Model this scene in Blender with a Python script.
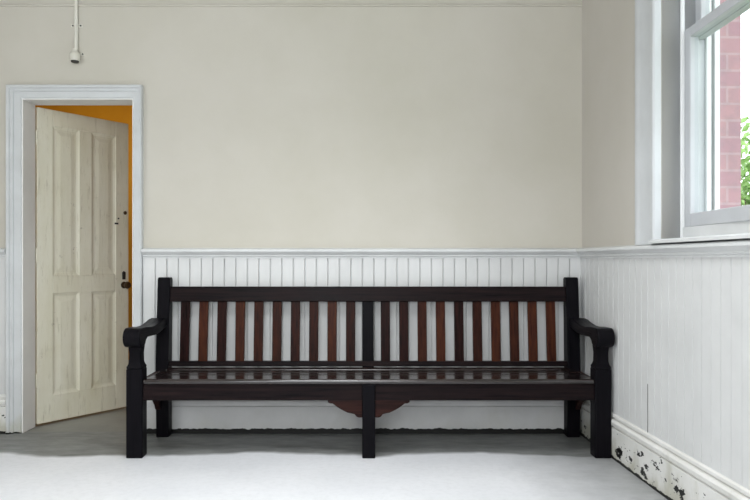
import bpy, bmesh, math, random
from mathutils import Vector, Matrix

random.seed(7)
for o in list(bpy.data.objects):
    bpy.data.objects.remove(o, do_unlink=True)
scene = bpy.context.scene
C = scene.collection
PI = math.pi

# ------------------------------------------------------------------ camera
F = 685.0                       # focal length in pixels of the 750-wide frame
PX, PY = 362.0, 260.5           # principal point of the (cropped) photograph
H = 1.06                        # lens height
cam_data = bpy.data.cameras.new('camera')
cam_data.sensor_fit = 'HORIZONTAL'
cam_data.sensor_width = 36.0
cam_data.lens = F / 750.0 * 36.0
cam_data.shift_x = (375.0 - PX) / 750.0
cam_data.shift_y = -(250.0 - PY) / 750.0
cam_data.clip_start = 0.05
cam = bpy.data.objects.new('camera', cam_data)
cam.location = (0, 0, H)
cam.rotation_euler = (PI / 2, 0, 0)
C.objects.link(cam)
scene.camera = cam

# ------------------------------------------------------------------ world: bright overcast sky
world = bpy.data.worlds.new('overcast_sky')
scene.world = world
world.use_nodes = True
bg = world.node_tree.nodes['Background']
bg.inputs['Color'].default_value = (0.93, 0.97, 1.0, 1)
bg.inputs['Strength'].default_value = 4.0

# ------------------------------------------------------------------ daylight entering through the room's other windows, and an added overhead light
def area(name, loc, target, sx, sy, power, col):
    d = bpy.data.lights.new(name, 'AREA')
    d.shape = 'RECTANGLE'; d.size = sx; d.size_y = sy
    d.energy = power; d.color = col
    o = bpy.data.objects.new(name, d)
    o.location = loc
    o.rotation_euler = (Vector(target) - Vector(loc)).to_track_quat('-Z', 'Y').to_euler()
    C.objects.link(o)
    return o
DAY = (0.92, 0.96, 1.0)
area('daylight_left_window', (-3.02, 1.15, 1.95), (0.2, 2.9, 0.7), 1.5, 1.8, 16, DAY)
area('daylight_rear_window', (-0.6, -2.35, 2.0), (0.1, 2.4, 0.3), 2.4, 1.9, 78, DAY)
cl = area('added_floor_fill', (-0.25, 2.1, 3.30), (-0.25, 2.1, 0.0), 1.2, 0.9, 47, (0.95, 0.97, 1.0))  # added unseen light that brightens the middle of the floor
cl.data.spread = math.radians(110)
def bulb(name, loc, power, col, r):
    d = bpy.data.lights.new(name, 'POINT'); d.energy = power; d.color = col; d.shadow_soft_size = r
    o = bpy.data.objects.new(name, d); o.location = loc; C.objects.link(o)
bulb('passage_bulb', (-2.3, 6.3, 2.2), 21, (1.0, 0.80, 0.45), 0.10)

vs = scene.view_settings
vs.view_transform = 'Standard'
vs.look = 'None'
vs.exposure = -0.25
vs.gamma = 1.0
vs.use_curve_mapping = False

# ------------------------------------------------------------------ helpers
class MB:
    def __init__(self): self.bm = bmesh.new()
    def box(self, x0, x1, y0, y1, z0, z1):
        v = [self.bm.verts.new(p) for p in ((x0,y0,z0),(x1,y0,z0),(x1,y1,z0),(x0,y1,z0),
                                            (x0,y0,z1),(x1,y0,z1),(x1,y1,z1),(x0,y1,z1))]
        for f in ((3,2,1,0),(4,5,6,7),(0,1,5,4),(1,2,6,5),(2,3,7,6),(3,0,4,7)):
            self.bm.faces.new([v[i] for i in f])
        return self
    def prism(self, pts, axis, a, b):
        """closed outline swept along an axis; pts are the two other coordinates in x,y,z order"""
        def mk(p, t):
            if axis == 'x': return (t, p[0], p[1])
            if axis == 'y': return (p[0], t, p[1])
            return (p[0], p[1], t)
        A = [self.bm.verts.new(mk(p, a)) for p in pts]
        B = [self.bm.verts.new(mk(p, b)) for p in pts]
        n = len(pts)
        for i in range(n):
            j = (i + 1) % n
            self.bm.faces.new((A[i], A[j], B[j], B[i]))
        self.bm.faces.new(A[::-1]); self.bm.faces.new(B)
        return self
    def lathe(self, prof, seg=20, centre=(0,0,0), axis='z'):
        rings = []
        for r, h in prof:
            ring = []
            for k in range(seg):
                t = 2*PI*k/seg
                a, b = r*math.cos(t), r*math.sin(t)
                p = (a, b, h) if axis == 'z' else ((a, h, b) if axis == 'y' else (h, a, b))
                ring.append(self.bm.verts.new(Vector(p) + Vector(centre)))
            rings.append(ring)
        for r0, r1 in zip(rings, rings[1:]):
            for k in range(seg):
                j = (k+1) % seg
                self.bm.faces.new((r0[k], r0[j], r1[j], r1[k]))
        self.bm.faces.new(rings[0][::-1]); self.bm.faces.new(rings[-1])
        return self
    def tube(self, p0, p1, r, seg=10):
        p0, p1 = Vector(p0), Vector(p1)
        d = (p1-p0).normalized()
        u = d.orthogonal().normalized(); w = d.cross(u)
        R = []
        for p in (p0, p1):
            R.append([self.bm.verts.new(p + r*(u*math.cos(2*PI*k/seg) + w*math.sin(2*PI*k/seg))) for k in range(seg)])
        for k in range(seg):
            j = (k+1) % seg
            self.bm.faces.new((R[0][k], R[0][j], R[1][j], R[1][k]))
        self.bm.faces.new(R[0][::-1]); self.bm.faces.new(R[1])
        return self
    def build(self, name, mat, parent=None, bevel=0, smooth=False, seg=2):
        bmesh.ops.recalc_face_normals(self.bm, faces=self.bm.faces)
        me = bpy.data.meshes.new(name)
        self.bm.to_mesh(me); self.bm.free()
        me.materials.append(mat)
        o = bpy.data.objects.new(name, me)
        C.objects.link(o)
        if parent: o.parent = parent
        if bevel:
            m = o.modifiers.new('bevel', 'BEVEL'); m.width = bevel; m.segments = seg
            m.limit_method = 'ANGLE'; m.angle_limit = math.radians(40)
        if smooth or bevel:
            for p in me.polygons: p.use_smooth = True
            if smooth:
                me.set_sharp_from_angle(angle=math.radians(38))
            else:
                m2 = o.modifiers.new('wn', 'WEIGHTED_NORMAL'); m2.keep_sharp = True
                me.set_sharp_from_angle(angle=math.radians(38))
        return o

def tag(o, label=None, cat=None, group=None, kind=None):
    if label: o['label'] = label
    if cat: o['category'] = cat
    if group: o['group'] = group
    if kind: o['kind'] = kind
    return o
def struct(o, label, cat): return tag(o, label, cat, kind='structure')
def empty(name, loc=(0,0,0), rz=0):
    o = bpy.data.objects.new(name, None); o.location = loc; o.rotation_euler = (0,0,rz)
    o.empty_display_size = 0.1
    C.objects.link(o); return o

# ------------------------------------------------------------------ materials
def new_mat(name, rough=0.6, col=(0.8,0.8,0.8), spec=0.5):
    m = bpy.data.materials.new(name); m.use_nodes = True
    b = m.node_tree.nodes['Principled BSDF']
    b.inputs['Base Color'].default_value = (*col, 1)
    b.inputs['Roughness'].default_value = rough
    b.inputs['Specular IOR Level'].default_value = spec
    return m, m.node_tree, b
def coords(nt, scale=(1,1,1), which='Object'):
    tc = nt.nodes.new('ShaderNodeTexCoord'); mp = nt.nodes.new('ShaderNodeMapping')
    mp.inputs['Scale'].default_value = scale
    nt.links.new(tc.outputs[which], mp.inputs['Vector'])
    return mp.outputs['Vector']
def noise(nt, vec, scale, detail=4, rough=0.55):
    n = nt.nodes.new('ShaderNodeTexNoise')
    n.inputs['Scale'].default_value = scale; n.inputs['Detail'].default_value = detail
    n.inputs['Roughness'].default_value = rough
    nt.links.new(vec, n.inputs['Vector'])
    return n.outputs['Fac']
def ramp(nt, fac, stops):
    r = nt.nodes.new('ShaderNodeValToRGB')
    e = r.color_ramp.elements
    while len(e) < len(stops): e.new(0.5)
    for el, (p, c) in zip(e, stops):
        el.position = p; el.color = (*c, 1) if len(c) == 3 else c
    nt.links.new(fac, r.inputs['Fac'])
    return r.outputs['Color']
def mix(nt, fac, a, b):
    n = nt.nodes.new('ShaderNodeMix'); n.data_type = 'RGBA'
    for sock, v in ((n.inputs['Factor'], fac), (n.inputs[6], a), (n.inputs[7], b)):
        if isinstance(v, (int, float)): sock.default_value = v
        elif isinstance(v, tuple): sock.default_value = (*v, 1)
        else: nt.links.new(v, sock)
    return n.outputs[2]
def mth(nt, op, a, b=None):
    n = nt.nodes.new('ShaderNodeMath'); n.operation = op
    for s, v in ((n.inputs[0], a), (n.inputs[1], b)):
        if v is None: continue
        if isinstance(v, (int, float)): s.default_value = v
        else: nt.links.new(v, s)
    return n.outputs[0]
def bump(nt, b, h, strength, dist=0.01):
    n = nt.nodes.new('ShaderNodeBump'); n.inputs['Strength'].default_value = strength
    n.inputs['Distance'].default_value = dist
    nt.links.new(h, n.inputs['Height']); nt.links.new(n.outputs['Normal'], b.inputs['Normal'])
G = lambda v: (v, v, v)

def paint(name, c1, c2, scale=1.5, rough=0.55, fine=(1,1,1), bmp=0.08, spec=0.35):
    m, nt, b = new_mat(name, rough, c1, spec)
    v = coords(nt)
    f = noise(nt, v, scale, 5, 0.6)
    c = ramp(nt, f, [(0.35, c1), (0.68, c2)])
    nt.links.new(c, b.inputs['Base Color'])
    bump(nt, b, noise(nt, coords(nt, fine), 30, 3), bmp, 0.004)
    return m
M_WALL = paint('cream_distemper', (0.60,0.573,0.51), (0.545,0.52,0.447), 1.1, 0.7)
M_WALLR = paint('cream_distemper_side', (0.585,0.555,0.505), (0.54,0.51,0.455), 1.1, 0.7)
M_CEIL = paint('ceiling_white', (0.66,0.65,0.62), (0.62,0.61,0.58), 1.0, 0.8)
M_BOARD = paint('white_board_paint', (0.69,0.695,0.69), (0.62,0.625,0.62), 2.5, 0.42, (1,1,0.2), 0.12)
M_TRIM = paint('white_trim_paint', (0.69,0.70,0.70), (0.61,0.62,0.62), 4, 0.38, (1,1,1), 0.1)
M_CASE = paint('blue_white_casing_paint', (0.63,0.65,0.665), (0.57,0.585,0.595), 3, 0.5, (1,1,0.3), 0.12)
M_SASH = paint('backlit_white_sash_paint', (0.56,0.575,0.60), (0.49,0.50,0.52), 3, 0.5, (1,1,0.3), 0.12)  # white paint greyed, the backlit shade is put into its colour
M_JAMB = paint('lit_door_lining_paint', (0.86,0.855,0.83), (0.78,0.775,0.75), 3, 0.45)  # paler than the casing, light falling on the lining is put into its colour
M_OCHRE = paint('ochre_paint', (0.62,0.36,0.03), (0.50,0.27,0.02), 1.2, 0.7)
M_OUTWHITE = paint('weathered_white_frame', (0.86,0.87,0.87), (0.80,0.81,0.81), 6, 0.5)

def chipped(name, base1, base2, chip, top, bottom_thr, top_thr, foot_grime_shadow, stained=0.75):
    """paint flaking off towards the foot of a board; chips show the dark wood underneath"""
    m, nt, b = new_mat(name, 0.42, base1, 0.35)
    v = coords(nt)
    c = ramp(nt, noise(nt, v, 5, 5, 0.6), [(0.35, base1), (0.7, base2)])
    sep = nt.nodes.new('ShaderNodeSeparateXYZ'); nt.links.new(v, sep.inputs[0])
    z = sep.outputs['Z']
    away = mth(nt, 'ABSOLUTE', mth(nt, 'SUBTRACT', z, 0.052))
    thr = mth(nt, 'ADD', bottom_thr, mth(nt, 'MULTIPLY', away, (top_thr - bottom_thr)/top))
    ch = noise(nt, coords(nt, (0.75,1,1.5)), 17, 4, 0.6)
    f = mth(nt, 'GREATER_THAN', ch, thr)
    stain = ramp(nt, mth(nt, 'SUBTRACT', noise(nt, coords(nt, (1,1,0.6)), 7, 4), mth(nt, 'MULTIPLY', z, 1.6)), [(0.30, G(0)), (0.5, G(stained))])
    c = mix(nt, stain, c, (0.46,0.45,0.36))
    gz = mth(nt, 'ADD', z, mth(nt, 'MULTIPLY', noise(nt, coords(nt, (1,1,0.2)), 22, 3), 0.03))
    g = mth(nt, 'LESS_THAN', gz, foot_grime_shadow)  # dark foot line: grime together with the painted-in shadow of the floor gap
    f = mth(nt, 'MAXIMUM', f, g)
    nt.links.new(mix(nt, f, c, chip), b.inputs['Base Color'])
    bump(nt, b, mth(nt, 'SUBTRACT', 1.0, f), 0.5, 0.004)
    return m
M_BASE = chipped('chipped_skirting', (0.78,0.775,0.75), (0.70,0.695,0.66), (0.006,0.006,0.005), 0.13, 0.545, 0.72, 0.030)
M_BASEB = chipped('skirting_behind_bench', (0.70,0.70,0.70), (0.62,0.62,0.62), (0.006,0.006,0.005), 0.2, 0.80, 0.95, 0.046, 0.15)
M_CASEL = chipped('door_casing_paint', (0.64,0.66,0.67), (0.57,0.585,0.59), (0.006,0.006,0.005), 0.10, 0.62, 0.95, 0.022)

M_DARK, nt, b = new_mat('dark_gap', 0.9, (0.06,0.055,0.05), 0.1)
# old cream door, scuffed
M_DOOR, nt, b = new_mat('aged_cream_door_paint', 0.45, spec=0.4)
c = ramp(nt, noise(nt, coords(nt, (1,1,0.35)), 4, 6, 0.65), [(0.33, (0.84,0.82,0.70)), (0.72, (0.70,0.67,0.51))])
s = noise(nt, coords(nt, (5,1,0.7)), 8, 5, 0.7)
c = mix(nt, ramp(nt, s, [(0.55, G(0)), (0.72, G(0.55))]), c, (0.40,0.36,0.24))
s2 = noise(nt, coords(nt, (1.6,1,2.2)), 9, 6, 0.75)
c = mix(nt, ramp(nt, s2, [(0.64, G(0)), (0.70, G(0.6))]), c, (0.24,0.22,0.16))
nt.links.new(c, b.inputs['Base Color']); bump(nt, b, s, 0.15, 0.005)

# floor: pale worn grey, darker past a wavy edge near the back wall and towards the right
M_FLOOR, nt, b = new_mat('worn_grey_floor', 0.42, spec=0.45)
v = coords(nt)
c = ramp(nt, noise(nt, v, 1.3, 6, 0.62), [(0.3, (0.70,0.71,0.735)), (0.7, (0.79,0.795,0.815))])
c = mix(nt, ramp(nt, noise(nt, v, 28, 4, 0.7), [(0.45, G(0)), (0.75, G(0.35))]), c, (0.58,0.59,0.60))
margin_tone = ramp(nt, noise(nt, coords(nt, (1,3,1)), 6, 6, 0.65), [(0.3, (0.14,0.145,0.14)), (0.7, (0.26,0.265,0.255))])
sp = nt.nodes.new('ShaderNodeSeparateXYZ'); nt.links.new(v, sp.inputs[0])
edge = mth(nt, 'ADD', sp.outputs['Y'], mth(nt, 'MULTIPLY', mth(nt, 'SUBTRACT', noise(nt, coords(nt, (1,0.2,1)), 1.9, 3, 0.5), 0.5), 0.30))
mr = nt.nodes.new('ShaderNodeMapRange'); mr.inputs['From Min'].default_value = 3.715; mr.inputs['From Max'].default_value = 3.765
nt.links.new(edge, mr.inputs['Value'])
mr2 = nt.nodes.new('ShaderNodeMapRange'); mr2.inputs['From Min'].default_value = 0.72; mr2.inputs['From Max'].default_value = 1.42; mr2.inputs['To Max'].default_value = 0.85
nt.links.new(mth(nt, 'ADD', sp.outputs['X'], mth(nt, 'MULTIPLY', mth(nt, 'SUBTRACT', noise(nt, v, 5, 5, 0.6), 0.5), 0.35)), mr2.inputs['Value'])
c = mix(nt, mth(nt, 'MAXIMUM', mr.outputs['Result'], mr2.outputs['Result']), c, margin_tone)
nt.links.new(c, b.inputs['Base Color'])
nt.links.new(ramp(nt, noise(nt, v, 3.5, 4), [(0.3, G(0.36)), (0.7, G(0.55))]), b.inputs['Roughness'])
bump(nt, b, noise(nt, v, 40, 4), 0.15, 0.004)
M_FLOOR2 = paint('passage_concrete', (0.30,0.30,0.27), (0.22,0.22,0.20), 2, 0.6)

def wood(name, dark, mid, axis, rough=0.3, spec=0.06, red=None):
    m, nt, b = new_mat(name, rough, mid, spec)
    sc = [16, 16, 16]; sc['xyz'.index(axis)] = 0.6
    v = coords(nt, tuple(sc))
    info = nt.nodes.new('ShaderNodeObjectInfo')
    add = nt.nodes.new('ShaderNodeVectorMath'); add.operation = 'ADD'
    nt.links.new(v, add.inputs[0])
    cmb = nt.nodes.new('ShaderNodeCombineXYZ')
    k = mth(nt, 'MULTIPLY', info.outputs['Random'], 37.0)
    for i in range(3): nt.links.new(k, cmb.inputs[i])
    nt.links.new(cmb.outputs[0], add.inputs[1])
    g = noise(nt, add.outputs[0], 5, 6, 0.62)
    c = ramp(nt, g, [(0.32, dark), (0.68, mid)])
    if red:
        c2 = ramp(nt, g, [(0.3, mid), (0.7, red)])
        c = mix(nt, info.outputs['Random'], c, c2)
    nt.links.new(c, b.inputs['Base Color'])
    nt.links.new(ramp(nt, g, [(0.3, G(rough-0.06)), (0.7, G(rough+0.12))]), b.inputs['Roughness'])
    bump(nt, b, g, 0.12, 0.003)
    return m
D, Mi = (0.003,0.003,0.004), (0.007,0.006,0.008)
M_WX = wood('dark_oak_lengthways', D, (0.019,0.011,0.011), 'x', 0.30)
M_WY = wood('dark_oak_depthways', D, Mi, 'y', 0.32)
M_WZ = wood('dark_oak_upright', D, Mi, 'z', 0.34, spec=0.05)
M_SLAT = wood('red_brown_oak_slat', (0.003,0.002,0.002), (0.026,0.008,0.007), 'z', 0.30, red=(0.085,0.026,0.011))
M_SEAT = wood('polished_seat_board', (0.006,0.004,0.004), (0.020,0.011,0.010), 'x', 0.13, spec=0.85)
M_BRK = wood('red_brown_oak_bracket', (0.010,0.006,0.006), (0.040,0.016,0.013), 'x', 0.34)

M_METAL, nt, b = new_mat('dull_dark_brass', 0.4, (0.09,0.06,0.035)); b.inputs['Metallic'].default_value = 0.7
M_IRON, nt, b = new_mat('dark_iron', 0.55, (0.03,0.027,0.025))
M_PIPE = paint('cream_conduit_paint', (0.76,0.75,0.68), (0.68,0.66,0.58), 6, 0.45)

M_BRICK, nt, b = new_mat('red_brick', 0.85, spec=0.2)
tc = nt.nodes.new('ShaderNodeTexCoord'); sp = nt.nodes.new('ShaderNodeSeparateXYZ')
nt.links.new(tc.outputs['Object'], sp.inputs[0])
cb = nt.nodes.new('ShaderNodeCombineXYZ')
nt.links.new(mth(nt, 'ADD', sp.outputs['X'], sp.outputs['Y']), cb.inputs[0]); nt.links.new(sp.outputs['Z'], cb.inputs[1])
br = nt.nodes.new('ShaderNodeTexBrick')
for k, val in (('Scale',1.0),('Mortar Size',0.006),('Brick Width',0.225),('Row Height',0.078),('Bias',0.0)):
    br.inputs[k].default_value = val
br.inputs['Color1'].default_value = (0.52,0.31,0.33,1); br.inputs['Color2'].default_value = (0.45,0.27,0.31,1)
br.inputs['Mortar'].default_value = (0.52,0.37,0.39,1)
nt.links.new(cb.outputs[0], br.inputs['Vector'])
nt.links.new(mix(nt, ramp(nt, noise(nt, coords(nt), 25, 4), [(0.4, G(0)), (0.8, G(0.5))]), br.outputs['Color'], (0.30,0.24,0.27)), b.inputs['Base Color'])

# thin clear window glass
M_GLASS = bpy.data.materials.new('window_glass'); M_GLASS.use_nodes = True
nt = M_GLASS.node_tree; nt.nodes.clear()
out = nt.nodes.new('ShaderNodeOutputMaterial'); ms = nt.nodes.new('ShaderNodeMixShader')
tr = nt.nodes.new('ShaderNodeBsdfTransparent'); tr.inputs['Color'].default_value = (0.95,0.97,0.97,1)
gl = nt.nodes.new('ShaderNodeBsdfGlossy'); gl.inputs['Roughness'].default_value = 0.02
fr = nt.nodes.new('ShaderNodeLayerWeight')
nt.links.new(mth(nt, 'MULTIPLY', mth(nt, 'POWER', fr.outputs['Facing'], 4.0), 0.35), ms.inputs[0]); nt.links.new(tr.outputs[0], ms.inputs[1]); nt.links.new(gl.outputs[0], ms.inputs[2])
nt.links.new(ms.outputs[0], out.inputs[0])

M_LEAF = paint('pale_green_leaves', (0.30,0.46,0.16), (0.20,0.36,0.10), 8, 0.6)
M_BARK = paint('grey_bark', (0.20,0.16,0.12), (0.12,0.10,0.08), 6, 0.9)
M_GRASS = paint('outside_lawn', (0.16,0.24,0.08), (0.11,0.18,0.06), 3, 0.9)

# ------------------------------------------------------------------ setting
YW = 4.22                       # plaster face of the wall behind the bench
XC = 1.3555                     # its corner with the window wall
XL = -3.0                       # left wall
YF = -2.3                       # wall behind the viewer
ZC = 3.35
DX0, DX1, DZ = -2.089, -1.405, 2.055      # doorway
JD = 0.145                       # thickness of the doorway wall
RANG = math.atan2(-1.0, 0.0248) # local x of the window wall runs towards the viewer, local y outwards
WU0, WU1 = 1.055, 2.06          # window opening along that wall
WZ0, WZ1 = 1.16, 2.95
RL = YW - YF + 0.3

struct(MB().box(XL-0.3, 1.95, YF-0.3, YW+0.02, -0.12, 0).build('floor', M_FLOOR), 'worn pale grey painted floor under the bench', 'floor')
struct(MB().box(XL-0.3, 1.5, YF-0.3, YW+0.3, ZC, ZC+0.12).build('ceiling', M_CEIL), 'off white plaster ceiling of the waiting room', 'ceiling')
m = MB()
m.box(XL-0.2, DX0, YW, YW+JD, 0, ZC); m.box(DX1, 1.75, YW, YW+JD, 0, ZC); m.box(DX0, DX1, YW, YW+JD, DZ, ZC)
struct(m.build('wall_back', M_WALL), 'blank cream plaster wall above the boarding behind the bench', 'wall')

def wall_with_hole(name, x0, x1, y0, y1, axis, h0, h1, z0, z1, mat):
    m = MB()
    if axis == 'x':
        m.box(x0, h0, y0, y1, 0, ZC); m.box(h1, x1, y0, y1, 0, ZC); m.box(h0, h1, y0, y1, 0, z0); m.box(h0, h1, y0, y1, z1, ZC)
    else:
        m.box(x0, x1, y0, h0, 0, ZC); m.box(x0, x1, h1, y1, 0, ZC); m.box(x0, x1, h0, h1, 0, z0); m.box(x0, x1, h0, h1, z1, ZC)
    return m.build(name, mat)
struct(wall_with_hole('wall_left', XL-0.2, XL, YF, YW, 'y', 0.35, 1.95, 1.0, 2.95, M_WALL), 'cream plaster wall on the left of the room', 'wall')
struct(wall_with_hole('wall_front', XL-0.2, 1.7, YF-0.2, YF, 'x', -1.9, 0.7, 1.0, 3.0, M_WALL), 'cream plaster wall facing the bench', 'wall')

def on_right(o):
    o.location = (XC, YW, 0); o.rotation_euler = (0, 0, RANG); return o
m = MB()
WT = 0.16
m.box(-0.1, WU0, 0, WT, 0, ZC); m.box(WU1, RL, 0, WT, 0, ZC); m.box(WU0, WU1, 0, WT, 0, WZ0-0.02); m.box(WU0, WU1, 0, WT, WZ1, ZC)
wr = struct(on_right(m.build('wall_right', M_WALLR)), 'cream plaster wall with the sash window in it', 'wall')
m = MB()
BX0, BX1, BU0, BU1 = 0.283, 0.395, 1.02, 2.10
m.box(-0.6, BU0, BX0, BX1, -0.4, ZC+0.4); m.box(BU1, RL, BX0, BX1, -0.4, ZC+0.4); m.box(BU0, BU1, BX0, BX1, -0.4, 1.06); m.box(BU0, BU1, BX0, BX1, 3.05, ZC+0.4)
struct(on_right(m.build('wall_outer', M_BRICK)), 'red brick outer face of the wall seen through the window', 'wall')

# passage beyond the door
m = MB()
PY0, PY1, PXL, PXR, PZ = YW+JD, 7.3, -3.4, 0.2, 2.95
m.box(PXL, PXR, PY1, PY1+0.1, 0, PZ); m.box(PXL-0.1, PXL, PY0, PY1+0.1, 0, PZ); m.box(PXR, PXR+0.1, PY0, PY1+0.1, 0, PZ)
m.box(PXL-0.1, PXR+0.1, PY0, PY1+0.1, PZ, PZ+0.1)
struct(m.build('wall_passage', M_OCHRE), 'ochre yellow painted passage showing above the open door', 'wall')
struct(MB().box(PXL-0.1, PXR+0.1, YW+0.02, PY1+0.1, -0.12, -0.002).build('floor_passage', M_FLOOR2), 'dark grey floor of the passage beyond the door', 'floor')

# boarding (tongue and groove) ---------------------------------------------------
PITCH = 0.0706
def boards(u0, u1, phase, face, back, sign, hw=0.0045, dp=0.011):
    """outline in plan: a face line with V grooves, closed along its back"""
    pts = [(u0, face)]
    k = math.ceil((u0 + 0.012 - phase) / PITCH)
    while phase + k*PITCH < u1 - 0.012:
        g = phase + k*PITCH
        pts += [(g-hw, face), (g-0.001, face + sign*dp), (g+0.001, face + sign*dp), (g+hw, face)]
        k += 1
    pts += [(u1, face), (u1, back), (u0, back)]
    return pts
Z0, Z1 = 0.225, 1.085
CO0, CO1 = DX0-0.088, DX1+0.058      # outer edges of the door casing
BF = YW - 0.016
struct(MB().prism(boards(CO1+0.003, XC-0.014, -1.127, BF, YW, 1), 'z', Z0, Z1).build('trim_1', M_BOARD), 'white vertical tongue and groove boarding behind the bench', 'boarding')
struct(MB().prism(boards(XL, CO0-0.003, -1.127, BF, YW, 1), 'z', Z0, Z1).build('trim_2', M_BOARD), 'narrow strip of white boarding left of the door', 'boarding')
struct(on_right(MB().prism(boards(0.0, RL, 0.03, -0.014, 0.0, 1, 0.0028, 0.006), 'z', Z0, Z1).build('trim_3', M_BOARD)), 'white vertical boarding below the window', 'boarding')

sp_ = MB().prism([(0.945,-0.0145),(0.9472,-0.0145),(0.9472,-0.010),(0.945,-0.010)], 'z', 0.238, 0.47)
on_right(struct(sp_.build('trim_10', M_DARK), 'thin dark open joint between two boards low under the window', 'crack'))

def rail_profile(s=1):      # (depth into the room is negative, z) for the dado rail
    return [(0,1.072),(-0.020,1.072),(-0.020,1.080),(-0.027,1.086),(-0.027,1.094),(-0.034,1.100),(-0.046,1.108),(-0.052,1.114),
            (-0.052,1.124),(-0.047,1.130),(-0.010,1.134),(0,1.138)]
def sweep_x(prof, x0, x1, y): return MB().prism([(y+p[0], p[1]) for p in prof], 'x', x0, x1)
struct(sweep_x(rail_profile(), CO1+0.002, XC-0.002, YW).build('trim_4', M_TRIM, smooth=True), 'white moulded dado rail along the wall behind the bench', 'dado rail')
struct(sweep_x(rail_profile(), XL, CO0-0.002, YW).build('trim_5', M_TRIM, smooth=True), 'short white dado rail left of the door', 'dado rail')
struct(on_right(sweep_x(rail_profile(), 0.0, RL, 0.0).build('trim_6', M_TRIM, smooth=True)), 'white moulded dado rail running under the window', 'dado rail')
base_prof = [(0,0),(-0.030,0),(-0.030,0.165),(-0.020,0.169),(-0.020,0.177),(-0.034,0.181),(-0.036,0.198),(-0.028,0.208),(-0.014,0.211),(-0.014,0.217),(-0.024,0.220),(-0.024,0.232),(-0.017,0.238),(0,0.240)]
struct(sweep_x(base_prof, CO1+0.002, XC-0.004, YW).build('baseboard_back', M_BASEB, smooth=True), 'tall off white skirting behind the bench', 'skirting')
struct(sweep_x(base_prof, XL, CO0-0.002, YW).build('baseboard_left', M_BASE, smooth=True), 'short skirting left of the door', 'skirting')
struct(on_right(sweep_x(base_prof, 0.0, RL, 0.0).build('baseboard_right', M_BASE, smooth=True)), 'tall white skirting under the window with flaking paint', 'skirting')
pic = [(0,2.622),(-0.008,2.624),(-0.012,2.630),(-0.008,2.638),(0,2.640)]
struct(sweep_x(pic, XL, XC-0.002, YW).build('trim_7', M_WALL, smooth=True), 'thin cream picture moulding at the top of the wall', 'moulding')

# door casing and lining ----------------------------------------------------------
def casing(w):  # (distance outwards from the opening, depth into the room)
    return [(0.0,0.0),(0.0,-0.014),(0.006,-0.020),(w*0.50,-0.020),(w*0.56,-0.030),(w*0.72,-0.030),(w*0.78,-0.040),(w-0.006,-0.042),(w,-0.036),(w,0.0)]
def architrave(wl, wr, wt):
    """three mitred lengths round the doorway"""
    m = MB(); bm = m.bm
    pl, pr, pt = casing(wl), casing(wr), casing(wt)
    n = len(pl)
    rings = [[bm.verts.new((DX0-p[0], YW+p[1], 0)) for p in pl],
             [bm.verts.new((DX0-pl[i][0], YW+pl[i][1], DZ+pt[i][0])) for i in range(n)],
             [bm.verts.new((DX1+pr[i][0], YW+pr[i][1], DZ+pt[i][0])) for i in range(n)],
             [bm.verts.new((DX1+p[0], YW+p[1], 0)) for p in pr]]
    for a, b2 in zip(rings, rings[1:]):
        for i in range(n):
            j = (i+1) % n
            bm.faces.new((a[i], a[j], b2[j], b2[i]))
    bm.faces.new(rings[0]); bm.faces.new(rings[-1][::-1])
    return m
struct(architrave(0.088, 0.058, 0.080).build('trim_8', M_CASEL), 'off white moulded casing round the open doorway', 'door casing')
m = MB()
t = 0.006
m.box(DX0-0.001, DX0+t, YW-0.012, YW+JD+0.002, 0, DZ); m.box(DX1-t, DX1+0.001, YW-0.012, YW+JD+0.002, 0, DZ)
m.box(DX0+t, DX1-t, YW-0.012, YW+JD+0.002, DZ-t, DZ+0.001)
m.box(DX1-t-0.012, DX1-t, YW+0.04, YW+JD-0.045, 0, DZ-t)
struct(m.build('trim_9', M_JAMB), 'painted lining inside the doorway', 'door lining')

# the door itself -------------------------------------------------------------------
DW, DT, DB, DTOP = 0.675, 0.040, 0.014, 2.040
st, tr_, lk0, lk1, br_, mu = 0.105, 0.105, 0.845, 0.960, 0.185, 0.095
m = MB()
m.box(0, st, 0, DT, DB, DTOP); m.box(DW-st, DW, 0, DT, DB, DTOP)
m.box(st, DW-st, 0, DT, DB, br_); m.box(st, DW-st, 0, DT, lk0, lk1); m.box(st, DW-st, 0, DT, DTOP-tr_, DTOP)
mc = DW/2
m.box(mc-mu/2, mc+mu/2, 0, DT, br_, lk0); m.box(mc-mu/2, mc+mu/2, 0, DT, lk1, DTOP-tr_)
door = m.build('door_1', M_DOOR, bevel=0.003)
door.location = (DX0+0.018, YW+JD+0.006, 0); door.rotation_euler = (0, 0, math.radians(54.2))
struct(door, 'scuffed cream four panel door standing open into the passage', 'door')
for (a, b_) in ((st, mc-mu/2), (mc+mu/2, DW-st)):
    for (z0, z1) in ((br_, lk0), (lk1, DTOP-tr_)):
        m = MB(); bm = m.bm
        d0, d1 = 0.010, 0.006
        for s_, yy in ((1, 0.0), (-1, DT)):
            loops = []
            for ins, dep in ((0.0, 0.003), (0.006, 0.006), (0.016, d0), (0.030, d0), (0.055, d1)):
                y = yy + s_*dep
                loops.append([bm.verts.new(p) for p in ((a+ins, y, z0+ins), (b_-ins, y, z0+ins), (b_-ins, y, z1-ins), (a+ins, y, z1-ins))])
            for l0, l1 in zip(loops, loops[1:]):
                for i in range(4):
                    j = (i+1) % 4
                    bm.faces.new((l0[i], l0[j], l1[j], l1[i]))
            bm.faces.new(loops[-1])
        m.build('door_panel', M_DOOR, door)
KX = DW - 0.040
m = MB()
m.lathe([(0.024, 0.0), (0.024, -0.004), (0.010, -0.008), (0.009, -0.024), (0.020, -0.032), (0.026, -0.044), (0.022, -0.056), (0.010, -0.061)], 20, (KX, 0, 0.885), 'y')
m.build('door_knob', M_METAL, door, smooth=True)
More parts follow.
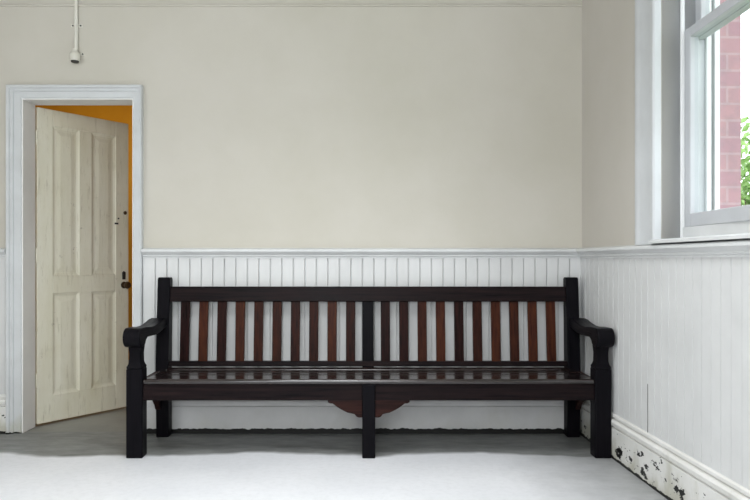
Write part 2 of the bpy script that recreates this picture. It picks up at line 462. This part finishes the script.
m = MB().prism([(KX-0.012,0.925),(KX+0.012,0.925),(KX+0.014,0.975),(KX,0.985),(KX-0.014,0.975)], 'y', -0.004, 0.0)
m.build('keyhole_plate', M_IRON, door)
m = MB().lathe([(0.013,0),(0.013,-0.006),(0.009,-0.010)], 16, (KX+0.010, 0, 1.40), 'y'); m.build('lock_cylinder', M_METAL, door)
m = MB().box(KX-0.075, KX-0.045, -0.003, 0, 1.315, 1.327); m.box(KX-0.05, KX-0.038, -0.003, 0, 1.352, 1.362); m.build('latch_plate', M_IRON, door)
for z in (0.25, 1.05, 1.80):
    m = MB().tube((-0.008, -0.006, z), (-0.008, -0.006, z+0.09), 0.006)
    m.box(-0.006, 0.0, -0.002, 0.035, z, z+0.09)
    m.build('hinge', M_DOOR, door)

# sash window in the right wall ---------------------------------------------------------
win = on_right(empty('window_1'))
struct(win, 'white painted sash window above the dado rail on the right', 'window')
# casing: side boards and head with back band and rounded inner bead
cw = 0.275
cprof = [(0.0,0.0),(0.0,-0.030),(0.006,-0.037),(0.040,-0.035),(0.046,-0.024),(0.056,-0.024),(0.062,-0.014),
         (0.185,-0.014),(0.196,-0.018),(0.206,-0.022),(0.226,-0.024),(0.240,-0.020),(0.246,-0.012),(0.246,0.0)]
m = MB(); bm = m.bm
rings = [[bm.verts.new((WU0-p[0], p[1], 1.136)) for p in cprof], [bm.verts.new((WU0-p[0], p[1], WZ1+p[0])) for p in cprof],
         [bm.verts.new((WU1+p[0], p[1], WZ1+p[0])) for p in cprof], [bm.verts.new((WU1+p[0], p[1], 1.136)) for p in cprof]]
n = len(cprof)
for a, b2 in zip(rings, rings[1:]):
    for i in range(n):
        j = (i+1) % n
        bm.faces.new((a[i], a[j], b2[j], b2[i]))
bm.faces.new(rings[0]); bm.faces.new(rings[-1][::-1])
m.build('window_casing', M_CASE, win, smooth=True)
RD = 0.105                                        # depth of the reveal in front of the sashes
m = MB()
m.box(WU0-0.03, WU0, 0.0, 0.228, WZ0-0.03, WZ1+0.02); m.box(WU1, WU1+0.03, 0.0, 0.228, WZ0-0.03, WZ1+0.02)
m.box(WU0, WU1, 0.0, 0.228, WZ1-0.002, WZ1+0.02)
m.build('window_frame', M_CASE, win, bevel=0.002)
m = MB().prism([(-0.060,1.138),(-0.060,1.150),(-0.052,1.156),(RD-0.01,1.166),(RD-0.01,1.212),(0.283,1.200),(0.283,1.128),(0.0,1.128),(0.0,1.138)], 'x', WU0-0.001, WU1+0.001)
m.build('window_sill', M_TRIM, win, smooth=True)
def sash(name, u0, u1, y0, y1, z0, z1, stile, bot, top, mat):
    m = MB()
    m.box(u0, u0+stile, y0, y1, z0, z1); m.box(u1-stile, u1, y0, y1, z0, z1)
    m.box(u0+stile, u1-stile, y0, y1, z0, z0+bot); m.box(u0+stile, u1-stile, y0, y1, z1-top, z1)
    o = m.build(name, mat, win, bevel=0.004)
    g = MB().box(u0+stile-0.005, u1-stile+0.005, (y0+y1)/2-0.002, (y0+y1)/2+0.002, z0+bot-0.005, z1-top+0.005)
    g.build('pane', M_GLASS, o)
    return o
ZM = 2.075
lower = sash('lower_sash', WU0+0.003, WU1-0.003, RD+0.001, RD+0.043, 1.212, ZM+0.045, 0.060, 0.062, 0.045, M_SASH)
upper = sash('upper_sash', WU0+0.003, WU1-0.003, RD+0.052, RD+0.094, ZM+0.004, WZ1-0.004, 0.055, 0.045, 0.06, M_SASH)
m = MB().box(WU0, WU0+0.016, RD+0.10, 0.228, 1.20, WZ1); m.box(WU1-0.016, WU1, RD+0.10, 0.228, 1.20, WZ1)
m.build('outer_lining', M_OUTWHITE, win, bevel=0.002)
m = MB().box(WU0-0.035, WU0+0.010, 0.247, 0.270, 1.20, 3.0); m.box(WU1-0.010, WU1+0.035, 0.247, 0.270, 1.20, 3.0)
m.build('outer_bead', M_OUTWHITE, win)
m = MB().prism([(0.284,1.06),(0.284,1.19),(0.43,1.15),(0.43,1.06)], 'x', BU0, BU1); m.build('stone_sill', M_OUTWHITE, win)
# sashes and staff beads turned slightly into the room so edges follow image angles
TOE = -math.radians(2.4)
beads = MB().box(WU0, WU0+0.014, RD-0.016, RD, WZ0+0.006, WZ1-0.004).box(WU1-0.016, WU1-0.002, RD-0.016, RD, WZ0+0.03, WZ1-0.004).build('staff_beads', M_OUTWHITE, win, bevel=0.002)
Rm = Matrix.Translation((WU0, RD, 0)) @ Matrix.Rotation(TOE, 4, 'Z') @ Matrix.Translation((-WU0, -RD, 0))
for o in (lower, upper, beads): o.matrix_local = Rm
# the catch on the meeting rail
m = MB().lathe([(0.016,0),(0.016,0.006),(0.008,0.010),(0.007,0.022)], 14, ((WU0+WU1)/2, RD-0.001, ZM+0.045)); m.build('sash_catch', M_METAL, win, smooth=True)

# frames of the two windows outside the view
def plain_window(n, x0, x1, y0, y1, z0, z1, axis, label):
    m = MB(); f = 0.06
    if axis == 'x':
        m.box(x0, x0+f, y0, y1, z0, z1); m.box(x1-f, x1, y0, y1, z0, z1); m.box(x0+f, x1-f, y0, y1, z0, z0+f); m.box(x0+f, x1-f, y0, y1, z1-f, z1)
    else:
        m.box(x0, x1, y0, y0+f, z0, z1); m.box(x0, x1, y1-f, y1, z0, z1); m.box(x0, x1, y0+f, y1-f, z0, z0+f); m.box(x0, x1, y0+f, y1-f, z1-f, z1)
    struct(m.build('window_%d' % n, M_TRIM), label, 'window')
plain_window(2, XL-0.16, XL-0.10, 0.35, 1.95, 1.0, 2.95, 'y', 'tall window in the left wall')
plain_window(3, -1.9, 0.7, YF-0.16, YF-0.10, 1.0, 3.0, 'x', 'wide window in the wall facing the bench')

# conduit above the door -------------------------------------------------------------------
PXX = (77.0-PX)/F*(YW)
con = empty('wall_conduit', (PXX, YW, 2.30))
tag(con, 'thin cream electric conduit running down the wall to a terminal box above the door', 'conduit')
MB().tube((0, -0.012, 0.045), (0, -0.012, ZC-2.30-0.002), 0.011, 14).build('pipe', M_PIPE, con, smooth=True)
def saddle(z):
    m = MB(); pts = []
    for k in range(9):
        t_ = PI*k/8; pts.append((0.0135*math.cos(t_), -0.012-0.0135*math.sin(t_)))
    pts = [(0.034, 0), (0.034, -0.003), (0.0135, -0.003)] + pts[1:-1] + [(-0.0135, -0.003), (-0.034, -0.003), (-0.034, 0)]
    m.prism(pts, 'z', z-0.008, z+0.008)
    o = m.build('saddle', M_PIPE, con)
    for sx in (-1, 1):
        MB().lathe([(0.005, -0.003), (0.005, -0.006), (0.002, -0.0075)], 10, (sx*0.024, 0, z), 'y').build('screw', M_IRON, o)
saddle(0.205); saddle(0.90)
m = MB().lathe([(0.013,0.075),(0.014,0.062),(0.026,0.050),(0.030,0.036),(0.030,0.006),(0.027,0.0)], 24, (0, -0.031, -0.020))
m.build('terminal_box', M_PIPE, con, smooth=True)
MB().lathe([(0.024,-0.020),(0.022,-0.028),(0.010,-0.032)], 20, (0, -0.031, 0)).build('base_cap', M_IRON, con, smooth=True)
MB().lathe([(0.005, -0.002), (0.005, -0.006)], 10, (0.036, 0, 0.030), 'y').build('screw', M_IRON, con)
MB().box(0.02, 0.045, -0.002, 0, 0.022, 0.038).build('fixing_lug', M_PIPE, con)

# ------------------------------------------------------------------ the bench
bench = empty('slatted_bench', (0.036, 3.93, 0))
tag(bench, 'long dark stained wooden slatted bench with scrolled arms against the boarding', 'bench')
HW, FW, PW = 1.300, 0.088, 0.076
YFR = -0.265                                       # front face of the front legs
# back posts: upright below the seat, raked above; the top is bluntly chamfered
def post_profile(top, back=0.0):
    return [(0.172,0),(0.246,0),(0.246,0.40),(0.262,top-0.012),(0.254,top),(0.212,top),(0.203,top-0.012),(0.160,0.47),(0.160,0.36)]
for s in (-1, 1):
    x0, x1 = (s*1.270, s*(1.270-PW))
    MB().prism(post_profile(0.958), 'x', min(x0,x1), max(x0,x1)).build('back_post', M_WZ, bench, bevel=0.005)
MB().prism([(0.172,0),(0.246,0),(0.246,0.40),(0.2555,0.82),(0.2105,0.82),(0.172,0.42)], 'x', -0.034, 0.034).build('centre_back_post', M_WZ, bench, bevel=0.004)
ry = lambda z: 0.160 + (z-0.47)*(0.203-0.160)/(0.946-0.47)     # front face of the raked back
def raked_rail(z0, z1, f, th):
    return [(ry(z0)+f, z0), (ry(z0)+f+th, z0), (ry(z1)+f+th, z1), (ry(z1)+f, z1)]
MB().prism(raked_rail(0.812, 0.902, 0.006, 0.042), 'x', -1.194, 1.194).build('top_rail', M_WX, bench, bevel=0.005)
MB().prism(raked_rail(0.426, 0.456, 0.014, 0.034), 'x', -1.194, 1.194).build('bottom_rail', M_WX, bench, bevel=0.003)
# back slats: ten either side of the centre post
slat = MB().prism(raked_rail(0.454, 0.814, 0.020, 0.018), 'x', -0.0275, 0.0275).build('back_slat', M_SLAT, bench, bevel=0.003)
xs = []
for i in range(10):
    xs.append(-1.104 + i*0.1110)
    xs.append( 1.104 - i*0.1110)
xs.sort()
slat.location.x = xs[0]
for x in xs[1:]:
    c = slat.copy(); C.objects.link(c); c.parent = bench; c.location.x = x
# seat boards, the front one with a rounded nosing
ys = [(-0.268,-0.180),(-0.174,-0.094),(-0.088,-0.008),(-0.002,0.078),(0.084,0.152)]
for i, (a, b_) in enumerate(ys):
    zt = 0.424 - (0.005 if i in (1, 2, 3) else 0.0)
    if i == 0:
        MB().box(-1.211, 1.211, a, b_, 0.396, zt).build('seat_board', M_SEAT, bench, bevel=0.012, seg=4)
    else:
        MB().box(-1.190 if i == 4 else -1.211, 1.190 if i == 4 else 1.211, a, b_, 0.394, zt).build('seat_board', M_SEAT, bench, bevel=0.009, seg=3)
# front legs, stepped in above the seat to carry the arms
for s in (-1, 1):
    lo, hi = sorted((s*HW, s*(HW-FW)))
    m = MB().box(lo, hi, YFR, YFR+0.085, 0, 0.478)
    m.build('front_leg', M_WZ, bench, bevel=0.006)
    cx = (lo+hi)/2; cy = YFR+0.0425
    m = MB(); bm = m.bm
    prof = [(0.042,0.478),(0.042,0.490),(0.036,0.500),(0.032,0.515),(0.031,0.560),(0.034,0.590),(0.036,0.612)]
    rr = [[bm.verts.new((cx+sx*r, cy+sy*r, z)) for sx, sy in ((-1,-1),(1,-1),(1,1),(-1,1))] for r, z in prof]
    for a, b2 in zip(rr, rr[1:]):
        for i in range(4):
            j = (i+1) % 4; bm.faces.new((a[i], a[j], b2[j], b2[i]))
    bm.faces.new(rr[0][::-1]); bm.faces.new(rr[-1])
    m.build('arm_support', M_WZ, bench, bevel=0.004)
    # arm: a scroll over the front post, a dip, then a rise into the back post
    top, bot = [], []
    arc = []
    for k in range(13):
        t_ = math.radians(100 + k*15)
        arc.append((-0.262 + 0.052*math.cos(t_), 0.648 + 0.052*math.sin(t_)))
    outl = arc + [(-0.215,0.606),(-0.200,0.626),(-0.170,0.640),(-0.100,0.638),(-0.020,0.636),(0.060,0.642),(0.120,0.652),(0.185,0.662),
                  (0.185,0.716),(0.120,0.712),(0.060,0.700),(-0.020,0.690),(-0.100,0.690),(-0.180,0.697)]
    MB().prism(outl, 'x', cx-0.046, cx+0.046).build('armrest', M_WY, bench, bevel=0.006, seg=3)
MB().box(-0.035, 0.035, YFR, YFR+0.07, 0, 0.395).build('centre_front_leg', M_WZ, bench, bevel=0.005)
# aprons
MB().box(-HW+FW, -0.035, YFR+0.012, YFR+0.042, 0.308, 0.397).build('front_apron', M_WX, bench, bevel=0.003)
MB().box(0.035, HW-FW, YFR+0.012, YFR+0.042, 0.308, 0.397).build('front_apron', M_WX, bench, bevel=0.003)
MB().box(-1.194, 1.194, 0.180, 0.210, 0.330, 0.397).build('rear_apron', M_WX, bench, bevel=0.003)
# shaped brackets either side of the centre leg and under the ends
def bracket_pts(s, x, w, zt, h):
    q = [(0,zt),(w,zt),(w,zt-0.010),(w*0.93,zt-0.016),(w*0.86,zt-0.016),(w*0.74,zt-0.034),(w*0.58,zt-0.052),(w*0.42,zt-0.066),(w*0.30,zt-h+0.022),(w*0.22,zt-h+0.018),(w*0.16,zt-h+0.004),(w*0.10,zt-h),(0,zt-h)]
    return [(x+s*a, b) for a, b in q]
for s in (-1, 1):
    MB().prism(bracket_pts(s, s*0.035, 0.185, 0.3085, 0.092), 'y', YFR+0.012, YFR+0.042).build('bracket', M_BRK, bench, bevel=0.002)
for s in (-1, 1):
    cx = s*(HW-FW/2)
    m = MB().box(cx-0.016, cx+0.016, YFR+0.085, 0.172, 0.290, 0.398); m.build('side_apron', M_BRK, bench, bevel=0.003)
    lo, hi = cx-0.015, cx+0.015
    q = [(0.172,0.291),(0.172,0.165),(0.155,0.175),(0.140,0.200),(0.100,0.235),(0.060,0.262),(0.040,0.291)]
    MB().prism(q, 'x', lo, hi).build('bracket', M_BRK, bench, bevel=0.002)
    q = [(YFR+0.085,0.291),(YFR+0.085,0.215),(YFR+0.10,0.222),(YFR+0.13,0.250),(YFR+0.18,0.275),(YFR+0.19,0.291)]
    MB().prism(q, 'x', lo, hi).build('bracket', M_BRK, bench, bevel=0.002)
# seat bearers under the boards
for x in (-0.62, 0.0, 0.62):
    MB().box(x-0.02, x+0.02, YFR+0.071 if x == 0 else YFR+0.042, 0.178, 0.345, 0.398).build('seat_bearer', M_WY, bench, bevel=0.002)

# ------------------------------------------------------------------ outside the window
struct(MB().box(2.2, 40, -12, 40, -0.55, -0.45).build('ground', M_GRASS), 'lawn outside the building', 'ground')
tree = empty('garden_tree', (8.35, 14.5, -0.2))
tag(tree, 'pale green leafy tree outside the window beyond the brick', 'tree')
m = MB(); bm = m.bm
trunk = [(0.16,0.0,0,0),(0.12,1.0,0.03,0.02),(0.10,1.9,-0.03,0.05),(0.06,2.8,0.02,0.0)]
rg = [[bm.verts.new((dx+r*math.cos(2*PI*k/10), dy+r*math.sin(2*PI*k/10), z)) for k in range(10)] for r, z, dx, dy in trunk]
for a, b2 in zip(rg, rg[1:]):
    for k in range(10):
        j = (k+1) % 10; bm.faces.new((a[k], a[j], b2[j], b2[k]))
bm.faces.new(rg[-1])
for k in range(7):
    t_ = 2*PI*k/7
    m.tube((0,0,1.3+0.2*k), (1.1*math.cos(t_), 1.1*math.sin(t_), 2.2+0.25*k), 0.03, 6)
m.build('trunk', M_BARK, tree, smooth=True)
m = MB(); bm = m.bm
rnd = random.Random(3)
blobs = [(rnd.uniform(-1.0,1.0), rnd.uniform(-1.0,1.0), rnd.uniform(1.2,3.6), rnd.uniform(0.5,0.8)) for _ in range(14)]
for bx, by, bz, br0 in blobs:
    for _ in range(190):
        v = Vector((rnd.gauss(0,1), rnd.gauss(0,1), rnd.gauss(0,1))).normalized()*br0*rnd.uniform(0.55,1.0)
        p = v + Vector((bx,by,bz))
        nrm = (v + Vector((rnd.gauss(0,.3), rnd.gauss(0,.3), rnd.gauss(0,.3)))).normalized()
        u = nrm.orthogonal().normalized(); w = nrm.cross(u)
        L = rnd.uniform(0.07,0.12)
        bm.faces.new([bm.verts.new(p+q) for q in (-u*L, w*L*0.5, u*L+nrm*0.02, -w*L*0.5)])
m.build('foliage', M_LEAF, tree)
